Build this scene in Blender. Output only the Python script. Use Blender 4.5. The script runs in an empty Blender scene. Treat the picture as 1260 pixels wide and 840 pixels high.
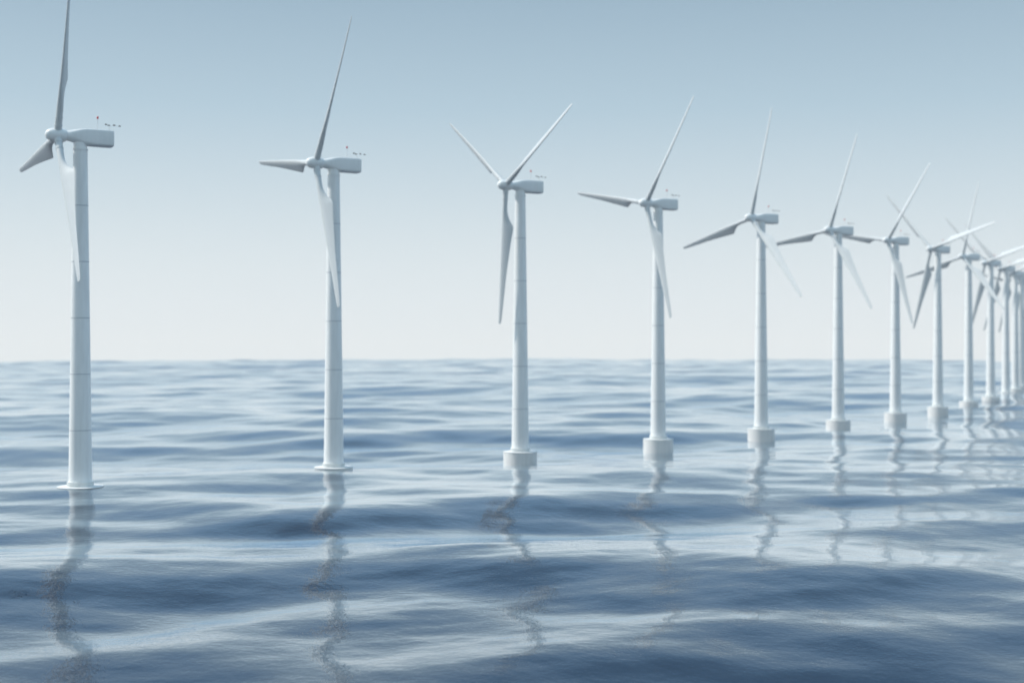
import bpy, bmesh, math
import numpy as np
from mathutils import Vector, Matrix
PI = math.pi
R = math.radians
C = bpy.context.scene.collection
sc = bpy.context.scene

# ------------------------------------------------------------------ camera
CAM_Z = 36.6
cam_d = bpy.data.cameras.new('camera')
cam = bpy.data.objects.new('camera', cam_d)
C.objects.link(cam)
cam.location = (0, 0, CAM_Z)
cam.rotation_euler = (R(90), 0, 0)
cam_d.sensor_width = 36.0
cam_d.lens = 36.0 * 1650 / 1260
cam_d.clip_start = 0.5
cam_d.clip_end = 20000
cam_d.dof.use_dof = True
cam_d.dof.focus_distance = 215
cam_d.dof.aperture_fstop = 0.066
sc.camera = cam

# ------------------------------------------------------------------ sky, sun, exposure
SUN_EL, SUN_AZ = 48.0, 281.0            # azimuth clockwise from +Y (the view direction)
world = bpy.data.worlds.new('World')
sc.world = world
world.use_nodes = True
nt = world.node_tree
for n in list(nt.nodes):
    nt.nodes.remove(n)
w_out = nt.nodes.new('ShaderNodeOutputWorld')
sky = nt.nodes.new('ShaderNodeTexSky')
sky.sky_type = 'NISHITA'
sky.sun_disc = False
sky.sun_elevation = R(SUN_EL)
sky.sun_rotation = R(SUN_AZ)
sky.air_density = 1.0
sky.dust_density = 3.0
sky.ozone_density = 1.5
bg1 = nt.nodes.new('ShaderNodeBackground')
bg1.inputs['Strength'].default_value = 0.09
nt.links.new(sky.outputs[0], bg1.inputs['Color'])
tc = nt.nodes.new('ShaderNodeTexCoord')
sep = nt.nodes.new('ShaderNodeSeparateXYZ')
nt.links.new(tc.outputs['Generated'], sep.inputs[0])
ramp = nt.nodes.new('ShaderNodeValToRGB')
nt.links.new(sep.outputs['Z'], ramp.inputs['Fac'])
stops = [(0.0, (.94, .98, .985)), (0.03, (.88, .94, .965)), (0.09, (.71, .81, .865)), (0.17, (.49, .64, .74)),
         (0.25, (.355, .495, .605)), (0.33, (.39, .61, .85)), (0.45, (.40, .73, 1.08)), (0.7, (.41, .70, .98)), (1.0, (.45, .66, .90))]
cr = ramp.color_ramp
while len(cr.elements) < len(stops):
    cr.elements.new(0.5)
for e, (p, c) in zip(cr.elements, stops):
    e.position = p
    e.color = (*c, 1)
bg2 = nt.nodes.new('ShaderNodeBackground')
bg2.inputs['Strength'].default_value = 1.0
# added unseen fill: sky behind the camera blended to an even tone for the towers
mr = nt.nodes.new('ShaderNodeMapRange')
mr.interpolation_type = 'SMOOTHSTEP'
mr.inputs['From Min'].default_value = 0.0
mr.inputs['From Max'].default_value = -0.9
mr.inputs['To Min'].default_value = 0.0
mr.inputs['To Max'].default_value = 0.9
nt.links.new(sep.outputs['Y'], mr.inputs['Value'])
sky_fill = nt.nodes.new('ShaderNodeMixRGB')
sky_fill.inputs[2].default_value = (.38, .50, .55, 1)
nt.links.new(mr.outputs[0], sky_fill.inputs[0])
nt.links.new(ramp.outputs[0], sky_fill.inputs[1])
nt.links.new(sky_fill.outputs[0], bg2.inputs['Color'])
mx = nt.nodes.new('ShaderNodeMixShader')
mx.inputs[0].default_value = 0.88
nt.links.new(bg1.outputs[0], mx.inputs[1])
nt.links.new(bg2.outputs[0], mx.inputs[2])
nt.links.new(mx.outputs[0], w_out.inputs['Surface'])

sun_d = bpy.data.lights.new('sun', 'SUN')
sun_d.energy = 3.8
sun_d.angle = R(2.0)
sun_d.color = (1.0, .95, .88)
sun = bpy.data.objects.new('sun', sun_d)
C.objects.link(sun)
sd = Vector((math.sin(R(SUN_AZ)) * math.cos(R(SUN_EL)), math.cos(R(SUN_AZ)) * math.cos(R(SUN_EL)), math.sin(R(SUN_EL))))
sun.rotation_euler = (-sd).to_track_quat('-Z', 'Y').to_euler()
sun.location = sd * 500

sc.view_settings.view_transform = 'Standard'
sc.view_settings.look = 'None'
sc.view_settings.exposure = 0.0
sc.view_settings.gamma = 1.0
sc.view_settings.use_curve_mapping = False
sc.render.engine = 'CYCLES'
sc.cycles.max_bounces = 6
sc.cycles.volume_bounces = 3
sc.cycles.use_denoising = True

# ------------------------------------------------------------------ helpers
def new_mat(name):
    m = bpy.data.materials.new(name)
    m.use_nodes = True
    return m, m.node_tree, m.node_tree.nodes['Principled BSDF']

def paint(name, col, rough=0.45, dirt=0.0):
    m, t, b = new_mat(name)
    b.inputs['Roughness'].default_value = rough
    if dirt:
        co = t.nodes.new('ShaderNodeTexCoord')
        mp = t.nodes.new('ShaderNodeMapping')
        mp.inputs['Scale'].default_value = (1.3, 1.3, .16)
        ns = t.nodes.new('ShaderNodeTexNoise')
        ns.inputs['Scale'].default_value = 1.0
        ns.inputs['Detail'].default_value = 5
        rp = t.nodes.new('ShaderNodeValToRGB')
        rp.color_ramp.elements[0].position = .35
        rp.color_ramp.elements[1].position = .62
        rp.color_ramp.elements[0].color = (*[c * (1 - dirt) for c in col], 1)
        rp.color_ramp.elements[1].color = (*col, 1)
        t.links.new(co.outputs['Object'], mp.inputs[0])
        t.links.new(mp.outputs[0], ns.inputs['Vector'])
        t.links.new(ns.outputs['Fac'], rp.inputs[0])
        t.links.new(rp.outputs[0], b.inputs['Base Color'])
    else:
        b.inputs['Base Color'].default_value = (*col, 1)
    return m

M_TOWER = paint('tower_paint', (.85, .865, .855), .5, .08)
M_JOINT = paint('joint_paint', (.42, .45, .48), .6)
M_NAC = paint('nacelle_paint', (.82, .84, .835), .45, .04)
M_BLADE = paint('blade_paint', (.60, .63, .635), .6, .04)
M_BASE = paint('platform_paint', (.78, .78, .76), .6, .10)
M_RED = paint('red_lamp_glass', (.55, .03, .03), .3)
M_BLACK = paint('black_rubber', (.01, .012, .015), .5)
M_ROD = paint('rod_paint', (.7, .72, .74), .4)

def mesh_obj(name, verts, faces, mat, parent=None, smooth=True, mats=None, fm=None):
    me = bpy.data.meshes.new(name)
    me.from_pydata(verts, [], faces)
    for m in ([mat] if mats is None else mats):
        me.materials.append(m)
    if fm:
        me.polygons.foreach_set('material_index', fm)
    me.validate()
    bm = bmesh.new(); bm.from_mesh(me)
    bmesh.ops.recalc_face_normals(bm, faces=bm.faces)
    bm.to_mesh(me); bm.free()
    if smooth:
        me.shade_smooth()
        me.set_sharp_from_angle(angle=R(38))
    o = bpy.data.objects.new(name, me)
    C.objects.link(o)
    if parent:
        o.parent = parent
    return o

def lathe(profile, n=48, seam_idx=(), axis='Z', origin=(0, 0, 0)):
    """profile: list of (radius, height); returns verts, faces, material indices"""
    v, f, m = [], [], []
    for (r, h) in profile:
        for k in range(n):
            a = 2 * PI * k / n
            p = (r * math.cos(a), r * math.sin(a), h) if axis == 'Z' else (h, r * math.cos(a), r * math.sin(a))
            v.append(tuple(p[i] + origin[i] for i in range(3)))
    for i in range(len(profile) - 1):
        for k in range(n):
            k2 = (k + 1) % n
            f.append((i * n + k, i * n + k2, (i + 1) * n + k2, (i + 1) * n + k))
            m.append(1 if i in seam_idx else 0)
    f.append(tuple(range(n))[::-1]); m.append(0)
    f.append(tuple((len(profile) - 1) * n + k for k in range(n))); m.append(0)
    return v, f, m

def add_box(v, f, c, s, rot=0.0):
    b = len(v)
    for dx in (-1, 1):
        for dy in (-1, 1):
            for dz in (-1, 1):
                x, y = dx * s[0] / 2, dy * s[1] / 2
                v.append((c[0] + x * math.cos(rot) - y * math.sin(rot), c[1] + x * math.sin(rot) + y * math.cos(rot), c[2] + dz * s[2] / 2))
    for q in ((0, 1, 3, 2), (4, 6, 7, 5), (0, 4, 5, 1), (2, 3, 7, 6), (0, 2, 6, 4), (1, 5, 7, 3)):
        f.append(tuple(b + i for i in q))

# ------------------------------------------------------------------ where things stand
PLAT = 3.4                       # platform top above mean water
TURB = [[-99.2, 308.2], [-47.3, 355.8], [2.5, 405.7], [49.9, 457.8], [95.1, 511.8], [138.1, 567.7], [178.8, 625.2], [217.3, 684.2], [253.6, 744.6], [287.8, 806.2], [320.0, 868.9], [350.1, 932.6], [378.3, 997.2], [404.7, 1062.5]]
YAW = R(30.5)
PHASE = [334.8, 323.2, 296.2, 320.0, 342.4, 336.2, 321.5, 284.5, 343.5, 285.0, 282.0, 287.0, 300.0, 318.0]
LABELS = [
    'closest white wind turbine, its upright blade cut off by the picture top',
    'second closest white wind turbine, a thin low platform skirting its tower at the waterline',
    'white wind turbine with a blade hanging straight down and two blades opened in a V',
    'white turbine fourth along the row, standing on the tallest exposed white drum',
    'white turbine fifth along the row, its low left blade the darkest of the row',
    'hazy white turbine sixth along the row, its left blade tip meeting the fifth tower',
    'blurred white turbine seventh along the row, one blade pointing at the nacelle before it',
    'blurred white turbine eighth along the row, a bright blade reaching right over its nacelle',
    'blurred white turbine ninth along the row, its pale lower blade crossing the tower behind',
    'blurred white turbine tenth along the row, just behind the pale lower blade',
    'blurred white turbine eleventh along the row, its nacelle near the frame edge',
    'faint white turbine twelfth along the row, close against the right frame edge',
    'faint white turbine thirteenth along the row, half hidden behind nearer towers at the frame edge',
    'faintest white turbine at the far end of the row, cut by the frame edge',
]

# ------------------------------------------------------------------ the sea
SEA_R = 2850.0
F_PX = 1650.0

def px(x, y, z=0.0):
    """point of the mean water that the photograph shows at (x, y)"""
    Y = F_PX * (CAM_Z - z) / (y - 420.0)
    return ((x - 630.0) * Y / F_PX, Y)

rng = np.random.default_rng(11)
comps = []
def band(n, l0, l1, rms_slope, spread, heading=R(97)):
    lam = np.exp(rng.uniform(np.log(l0), np.log(l1), n))
    k = 2 * PI / lam
    th = heading + rng.normal(0, spread, n)
    s = rms_slope * np.sqrt(2.0 / n)       # slope amplitude of each
    for i in range(n):
        comps.append((k[i] * math.cos(th[i]), k[i] * math.sin(th[i]), s / k[i]))
band(60, 90, 260, .028, .55)
band(110, 34, 95, .034, .50)
band(90, 14, 34, .022, .60)
band(70, 5, 14, .013, .8)
band(24, 300, 700, .018, .5)
comps = np.array(comps)
KX, KY, AM = comps.T
KK = np.hypot(KX, KY)

# wave heights at the towers and the slopes of the large swells, used to condition the random sea
h_obs = list(zip(range(10), [3.3, 3.05, -.4, -1.0, -1.5, -.5, -1.0, -1.3, .8, 1.0]))
D, S = .20, .12
dark = [(230,738,D),(120,738,S),(330,738,S),(30,720,S),(420,715,S),(540,705,D),(325,645,D),(400,640,S),(200,630,S),(375,592,S),(260,603,S),
 (200,552,D),(125,557,S),(310,547,S),(575,540,D),(480,555,D),(525,485,S),(550,510,S),(215,485,S),(10,517,S),(280,835,S),(475,775,S),
 (695,622,D),(640,622,D),(845,597,S),(990,625,S),(730,700,S),(680,705,D),(780,537,D),(705,542,D),(880,540,S),(855,490,S),(680,490,S),
 (1055,465,S),(975,457,S),(980,537,S),(1060,540,S),(1065,735,D),(1010,740,D),(1130,725,D),(1205,715,S),(1130,665,S),(1230,652,S),(1220,610,S),
 (880,780,S),(980,800,S),(1130,800,S),(1230,790,S),(1030,832,S),(830,830,D),(730,835,S)]
bright = [(125,670),(250,676),(320,670),(475,675),(575,660),(30,700),(150,785),(300,765),(500,742),(400,752),(575,805),(470,820),(260,580),(75,592),(550,610),
 (465,615),(225,530),(350,567),(575,585),(730,660),(680,680),(955,650),(1080,645),(755,770),(690,787),(820,760),(1080,630),(1005,600),(1130,682),
 (980,690),(1205,690),(1205,635),(755,565),(880,575),(780,515),(980,515),(860,655),(200,785),(60,800)]
Aamp = np.concatenate([AM, AM])
def basis(x, y):
    ph = KX * x + KY * y
    return np.concatenate([np.cos(ph), np.sin(ph)]) * Aamp
def basis_dy(x, y):
    ph = KX * x + KY * y
    return np.concatenate([-np.sin(ph) * KY, np.cos(ph) * KY]) * Aamp
def hit(x, y, zc):
    """where the line of sight through (x, y) first meets the waves"""
    dx, dz = (x - 630.0) / F_PX, (y - 420.0) / F_PX
    Ys = np.linspace((CAM_Z - 5.0) / dz, (CAM_Z + 5.0) / dz, 90)
    ph = np.outer(Ys * dx, KX) + np.outer(Ys, KY)
    h = np.cos(ph) @ (zc[:len(AM)] * AM) + np.sin(ph) @ (zc[len(AM):] * AM)
    under = np.nonzero(CAM_Z - Ys * dz < h)[0]
    Y = Ys[under[0]] if len(under) else Ys[-1]
    return (Y * dx, Y)
z0 = rng.normal(0, 1, 2 * len(AM)) * .9
zc = None
mid = [(1000, 768), (1100, 764), (1180, 760), (1060, 682), (1180, 684), (960, 690), (1240, 762)]
spots = [(x, y, s, .03) for (x, y, s) in dark] + [(x, y, 0.0, .02) for (x, y) in mid] + [(x, y, -.30 * (y - 420) / F_PX, .015) for (x, y) in bright]
where = [px(x, y) for (x, y, s, e) in spots]
for it in range(7):
    rows, vals, sig = [], [], []
    for i, h in h_obs:
        x, y = TURB[i]
        rows.append(basis(x, y - 5.0)); vals.append(h); sig.append(.15)
    for (x, y, s, e), (wx, wy) in zip(spots, where):
        rows.append(basis_dy(wx, wy)); vals.append(s); sig.append(e)
    Bm = np.array(rows); vals = np.array(vals); sig = np.array(sig)
    G = Bm @ Bm.T + np.diag(sig ** 2)
    zc = z0 + Bm.T @ np.linalg.solve(G, vals - Bm @ z0)
    new = [hit(x, y, zc) for (x, y, s, e) in spots]
    move = float(np.mean([abs(a[1] - b[1]) for a, b in zip(new, where)]))
    where = [(.4 * a[0] + .6 * b[0], .4 * a[1] + .6 * b[1]) for a, b in zip(new, where)] if it < 6 else where
CC = zc[:len(AM)] * AM
CS = zc[len(AM):] * AM

def sea_height(X, Y):
    """X, Y flat arrays; short waves are left to the material where the sheet is too coarse for them"""
    r = np.hypot(X, Y)
    h = np.zeros_like(X)
    lam = 2 * PI / KK
    for i in range(len(KX)):
        lim = lam[i] * 110.0
        sel = r < lim
        ph = KX[i] * X[sel] + KY[i] * Y[sel]
        w = np.clip((lim - r[sel]) / (lim * .4), 0, 1)
        h[sel] += w * (CC[i] * np.cos(ph) + CS[i] * np.sin(ph))
    return h

def build_sea():
    rad = [4.0]
    while rad[-1] < SEA_R:
        r = rad[-1]
        rad.append(r + (6.0 if r < 60 else 1.4 if r < 125 else min(5.5, .55 + max(0, r - 200) * .0068)))
    rad = np.array(rad)
    a_f = np.linspace(-R(33), R(33), 400)
    a_b = np.linspace(R(33), 2 * PI - R(33), 150)[1:-1]
    ang = np.concatenate([a_f, a_b])
    A, RR = np.meshgrid(ang, rad)
    X = (RR * np.sin(A)).ravel(); Y = (RR * np.cos(A)).ravel()
    Z = sea_height(X, Y)
    rr = RR.ravel()
    Z -= np.clip((rr - (SEA_R - 250)) / 250, 0, 1) ** 2 * 12
    nr, na = RR.shape
    i, j = np.meshgrid(np.arange(nr - 1), np.arange(na), indexing='ij')
    j2 = (j + 1) % na
    q = np.stack([i * na + j, i * na + j2, (i + 1) * na + j2, (i + 1) * na + j], -1).reshape(-1, 4)
    me = bpy.data.meshes.new('sea_water')
    me.vertices.add(nr * na)
    me.vertices.foreach_set('co', np.stack([X, Y, Z], -1).astype(np.float32).ravel())
    me.loops.add(q.size)
    me.loops.foreach_set('vertex_index', q.astype(np.int32).ravel())
    me.polygons.add(len(q))
    me.polygons.foreach_set('loop_start', (np.arange(len(q)) * 4).astype(np.int32))
    me.update(calc_edges=True)
    # centre cap
    me.shade_smooth()
    if me.polygons[0].normal.z < 0:
        me.flip_normals()
    o = bpy.data.objects.new('sea_water', me)
    C.objects.link(o)
    o['kind'] = 'structure'
    return o

def water_material():
    m, t, b = new_mat('sea_water')
    b.inputs['Base Color'].default_value = (.002, .011, .032, 1)
    b.inputs['Roughness'].default_value = .02
    b.inputs['IOR'].default_value = 1.7
    co = t.nodes.new('ShaderNodeTexCoord')
    def layer(scale, dist, strength, prev, stretch=(1, 1.25, 1), detail=3.0, rough=.5):
        mp = t.nodes.new('ShaderNodeMapping')
        mp.inputs['Scale'].default_value = stretch
        mp.inputs['Rotation'].default_value = (0, 0, R(9))
        ns = t.nodes.new('ShaderNodeTexNoise')
        ns.inputs['Scale'].default_value = scale
        ns.inputs['Detail'].default_value = detail
        ns.inputs['Roughness'].default_value = rough
        bp = t.nodes.new('ShaderNodeBump')
        bp.inputs['Distance'].default_value = dist
        bp.inputs['Strength'].default_value = strength
        t.links.new(co.outputs['Object'], mp.inputs[0])
        t.links.new(mp.outputs[0], ns.inputs['Vector'])
        t.links.new(ns.outputs['Fac'], bp.inputs['Height'])
        if prev:
            t.links.new(prev.outputs[0], bp.inputs['Normal'])
        return bp
    b1 = layer(.6, .038, 1.0, None, detail=1.0)
    b2 = layer(2.2, .022, 1.0, b1, detail=1.5, rough=.5)
    t.links.new(b2.outputs[0], b.inputs['Normal'])
    # body colour below, sky mirror on top, mixed by the surface's own Fresnel reflectance
    b.inputs['Specular IOR Level'].default_value = 0.0
    b.inputs['Roughness'].default_value = 1.0
    gl = t.nodes.new('ShaderNodeBsdfGlossy')
    gl.inputs['Color'].default_value = (.94, .975, 1.0, 1)
    gl.inputs['Roughness'].default_value = .015
    fr = t.nodes.new('ShaderNodeFresnel')
    fr.inputs['IOR'].default_value = 1.333
    rp = t.nodes.new('ShaderNodeValToRGB')
    el = rp.color_ramp.elements
    while len(el) < 6:
        el.new(.5)
    for e, (p, v_) in zip(el, ((0, 0), (.06, .05), (.13, .115), (.28, .50), (.48, .90), (.75, 1.0))):
        e.position = p
        e.color = (v_, v_, v_, 1)
    ms = t.nodes.new('ShaderNodeMixShader')
    t.links.new(b2.outputs[0], gl.inputs['Normal'])
    t.links.new(b2.outputs[0], fr.inputs['Normal'])
    t.links.new(fr.outputs[0], rp.inputs[0])
    t.links.new(rp.outputs[0], ms.inputs[0])
    t.links.new(b.outputs[0], ms.inputs[1])
    t.links.new(gl.outputs[0], ms.inputs[2])
    t.links.new(ms.outputs[0], t.nodes['Material Output'].inputs['Surface'])
    return m

sea = build_sea()
sea.data.materials.append(water_material())

# ------------------------------------------------------------------ air
hz = []
hf = []
add_box(hz, hf, (0, 0, (136 - 16) / 2), (2 * SEA_R + 40, 2 * SEA_R + 40, 136 + 16))
haze = mesh_obj('haze', hz, hf, None, smooth=False, mats=[])
haze['kind'] = 'stuff'
hm = bpy.data.materials.new('haze')
hm.use_nodes = True
ht = hm.node_tree
for n in list(ht.nodes):
    ht.nodes.remove(n)
ho = ht.nodes.new('ShaderNodeOutputMaterial')
pv = ht.nodes.new('ShaderNodeVolumePrincipled')
pv.inputs['Color'].default_value = (1.0, .985, .955, 1)
pv.inputs['Density'].default_value = 0.0001
pv.inputs['Anisotropy'].default_value = 0.0
ht.links.new(pv.outputs[0], ho.inputs['Volume'])
haze.data.materials.append(hm)

# ------------------------------------------------------------------ wind turbine
HUB = (-5.1, 0.0, 80.2 + PLAT)

def build_tower(par):
    z0, z1 = PLAT, PLAT + 77.2
    r0, r1 = 2.62, 1.58
    prof, seam = [], []
    n = 6
    seg = (z1 - z0) / n
    for k in range(n):
        a, b_ = z0 + k * seg, z0 + (k + 1) * seg
        ra = r0 + (r1 - r0) * k / n
        rb = r0 + (r1 - r0) * (k + 1) / n
        prof.append((ra, a + (.09 if k else -.2)))
        prof.append((rb, b_ - .09))
        if k < n - 1:
            seam.append(len(prof))
            prof.append((rb + .035, b_ - .08)); prof.append((rb + .035, b_ + .08))
    prof += [(r1 + .12, z1 - .08), (r1 + .12, z1 + .25), (r1 - .08, z1 + .26), (r1 - .08, z1 + 1.6)]
    v, f, m = lathe(prof, 56, seam)
    return mesh_obj('tower', v, f, None, par, mats=[M_TOWER, M_JOINT], fm=m)

def build_collar(par):
    v, f, m = lathe([(2.63, PLAT + .01), (3.0, PLAT + .01), (3.0, PLAT + .16), (2.78, PLAT + .18), (2.72, PLAT + .95), (2.84, PLAT + .98), (2.84, PLAT + 1.1), (2.6, PLAT + 1.12)], 56)
    for k in range(44):
        a = 2 * PI * k / 44
        add_box(v, f, (2.86 * math.cos(a), 2.86 * math.sin(a), PLAT + .56), (.24, .10, .78), a)
    return mesh_obj('bolt_collar', v, f, M_TOWER, par)

def build_platform(par):
    T = PLAT
    v, f, m = lathe([(4.6, -9.5), (5.08, -9.2), (5.08, T - .16), (5.16, T - .13), (5.16, T - .03), (5.02, T), (3.2, T + .004)], 72)
    return mesh_obj('base_platform', v, f, M_BASE, par)

def rrect(w, h, cr_, cb, n=5):
    """rounded rectangle in (y, z); bottom corners chamfered wider"""
    pts = []
    for (sx, sz, a0, rr) in ((1, 1, 0, cr_), (-1, 1, 90, cr_), (-1, -1, 180, cb), (1, -1, 270, cb)):
        for k in range(n):
            a = R(a0 + 90 * k / (n - 1))
            pts.append((sx * (w / 2 - rr) + rr * math.cos(a), sz * (h / 2 - rr) + rr * math.sin(a)))
    return pts

def build_nacelle(par):
    zc_ = HUB[2]
    secs = [  # x, width, height, z offset, corner radius, bottom radius
        (-3.15, 2.3, 2.3, 0, 1.14, 1.14), (-2.6, 2.45, 2.4, 0, 1.15, 1.19), (-1.4, 2.95, 2.95, -.02, .95, 1.2), (-.2, 3.3, 3.4, -.05, .62, 1.0),
        (1.0, 3.45, 3.65, -.08, .42, .75), (2.6, 3.5, 3.75, -.1, .34, .62), (6.25, 3.5, 3.72, -.1, .30, .58), (6.26, 3.42, 3.64, -.1, .30, .55), (6.34, 3.42, 3.64, -.1, .30, .55),
        (6.35, 3.5, 3.72, -.1, .30, .58), (7.15, 3.46, 3.68, -.1, .30, .58), (7.3, 3.2, 3.4, -.08, .30, .5)]
    v, f = [], []
    for (x, w, h, dz, cr_, cb) in secs:
        for (y, z) in rrect(w, h, cr_, cb):
            v.append((x, y, zc_ + dz + z))
    n = 20
    for i in range(len(secs) - 1):
        for k in range(n):
            k2 = (k + 1) % n
            f.append((i * n + k, i * n + k2, (i + 1) * n + k2, (i + 1) * n + k))
    f.append(tuple(range(n))); f.append(tuple((len(secs) - 1) * n + k for k in range(n)))
    add_box(v, f, (4.2, 0, zc_ + 1.80), (2.2, 1.5, .14))
    return mesh_obj('nacelle', v, f, M_NAC, par)

def rod(v, f, p, q, r, n=8):
    p, q = Vector(p), Vector(q)
    d = (q - p).normalized()
    a = d.orthogonal().normalized(); b_ = d.cross(a)
    s = len(v)
    for c in (p, q):
        for k in range(n):
            t = 2 * PI * k / n
            v.append(tuple(c + a * r * math.cos(t) + b_ * r * math.sin(t)))
    for k in range(n):
        f.append((s + k, s + (k + 1) % n, s + n + (k + 1) % n, s + n + k))
    f.append(tuple(s + k for k in range(n))); f.append(tuple(s + n + k for k in range(n)))

def build_gear(nac):
    top = HUB[2] + 1.75
    v, f = [], []
    rod(v, f, (4.0, .4, top - .1), (4.0, .4, top + 2.75), .05)
    mesh_obj('lamp_pole', v, f, M_ROD, nac)
    v, f, m = lathe([(.05, top + 2.7), (.2, top + 2.76), (.24, top + 2.95), (.23, top + 3.15), (.12, top + 3.32), (.02, top + 3.36)], 14, origin=(4.0, .4, 0))
    mesh_obj('warning_lamp', v, f, M_RED, nac)
    v, f = [], []
    z = top + 1.35
    rod(v, f, (6.6, 0, top - .1), (6.6, 0, z), .05)
    rod(v, f, (5.75, 0, z), (9.0, 0, z), .028)
    mesh_obj('sensor_arm', v, f, M_ROD, nac)
    for k, (x, dz) in enumerate(((5.8, .20), (6.45, .02), (7.65, .16), (8.95, .05))):
        v, f = [], []
        rod(v, f, (x, 0, z - .03), (x, 0, z + dz + .05), .035)
        for a in (0, 2.1, 4.2):
            cx, cy = x + .17 * math.cos(a + k), .17 * math.sin(a + k)
            rod(v, f, (x, 0, z + dz), (cx, cy, z + dz), .02, 6)
            rod(v, f, (cx, cy, z + dz - .09), (cx, cy, z + dz + .09), .15, 8)
        mesh_obj('wind_sensor', v, f, M_BLACK, nac)

def build_rotor(par):
    """spinner round the origin, nose to -X; the blades are its sub-parts"""
    prof = [(.02, -2.75), (.45, -2.68), (.85, -2.45), (1.2, -2.02), (1.43, -1.4), (1.53, -.6), (1.55, .5), (1.5, 1.3), (1.38, 1.75), (1.2, 1.9)]
    v, f, m = lathe(prof, 40, axis='X')
    hub = mesh_obj('rotor_hub', v, f, M_NAC, par)
    # r, chord, thickness, leading-edge offset, pitch (deg), roundness 1 = circle
    S_ = [(.9, 1.72, 1.72, -.86, 30, 1), (2.2, 1.72, 1.72, -.86, 30, 1), (2.22, 1.84, 1.84, -.92, 30, 1), (2.5, 1.84, 1.84, -.92, 30, 1), (2.52, 1.66, 1.66, -.83, 30, 1),
          (4.0, 1.60, 1.60, -.80, 30, 1), (4.02, 1.72, 1.72, -.86, 30, 1), (4.3, 1.72, 1.72, -.86, 30, 1), (4.32, 1.56, 1.56, -.78, 30, 1), (6.2, 1.50, 1.5, -.76, 30, 1),
          (7.8, 1.58, 1.42, -.78, 30, .85), (9.2, 1.95, 1.28, -.80, 29, .6), (10.4, 2.5, 1.18, -.82, 28, .35), (11.4, 3.15, 1.12, -.84, 27, .15), (12.2, 3.72, 1.1, -.85, 26, 0),
          (12.7, 3.92, 1.08, -.86, 25.5, 0), (13.3, 3.95, 1.05, -.86, 25, 0), (15, 3.72, .98, -.86, 23.5, 0), (18, 3.32, .86, -.82, 21.5, 0), (22, 2.85, .72, -.76, 19.5, 0),
          (27, 2.28, .58, -.66, 17.5, 0), (32, 1.9, .48, -.58, 16, 0), (37, 1.5, .38, -.48, 15, 0), (40, 1.22, .30, -.40, 14.5, 0), (41.3, 1.0, .24, -.34, 14.5, 0), (41.8, .55, .12, -.20, 14.5, 0)]
    n = 22
    v, f = [], []
    for (r, c, th, le, pit, rd) in S_:
        bt = R(pit + 8)
        for k in range(n):
            a = 2 * PI * k / n
            xc = (1 - math.cos(a)) / 2             # 0 leading, 1 trailing
            if rd < 1:
                yt = 5 * (.2969 * math.sqrt(max(xc, 0)) - .126 * xc - .3516 * xc ** 2 + .2843 * xc ** 3 - .1015 * xc ** 4)
                ya = yt * th * (1 if math.sin(a) >= 0 else -.62)
            else:
                ya = 0
            yc = math.sin(a) * th / 2
            y_ = ya * (1 - rd) + yc * rd
            cpos = le + xc * c
            # chord direction (+Y trailing, feathered to the rear +X), thickness normal to it
            X_ = cpos * math.sin(bt) - y_ * math.cos(bt)
            Y_ = cpos * math.cos(bt) + y_ * math.sin(bt)
            v.append((X_ - .0006 * r * r * .6, Y_, r))
    for i in range(len(S_) - 1):
        for k in range(n):
            k2 = (k + 1) % n
            f.append((i * n + k, i * n + k2, (i + 1) * n + k2, (i + 1) * n + k))
    f.append(tuple(range(n))); f.append(tuple((len(S_) - 1) * n + k for k in range(n)))
    first = mesh_obj('blade', v, f, M_BLADE, hub)
    for k in (1, 2):
        b_ = first.copy(); C.objects.link(b_); b_.parent = hub
        b_.rotation_euler.x = k * 2 * PI / 3
    return hub

def build_turbine():
    root = bpy.data.objects.new('wind_turbine', None)
    C.objects.link(root)
    build_tower(root); build_collar(root); build_platform(root)
    nac = build_nacelle(root)
    build_gear(nac)
    hub = build_rotor(root)
    hub.location = HUB
    return root

def copy_tree(o, parent=None):
    c = o.copy(); C.objects.link(c); c.parent = parent
    for ch in list(o.children):
        copy_tree(ch, c)
    return c

first = build_turbine()
alls = [first] + [copy_tree(first) for _ in range(len(TURB) - 1)]
for i, (t, (x, y)) in enumerate(zip(alls, TURB)):
    t.location = (x, y, 0)
    t.rotation_euler = (0, 0, YAW)
    t['label'] = LABELS[i]
    t['category'] = 'wind turbine'
    t['group'] = 'offshore wind turbines in one curving row'
    for ch in t.children:
        if ch.name.startswith('rotor_hub'):
            ch.rotation_euler.x = -R(PHASE[i])
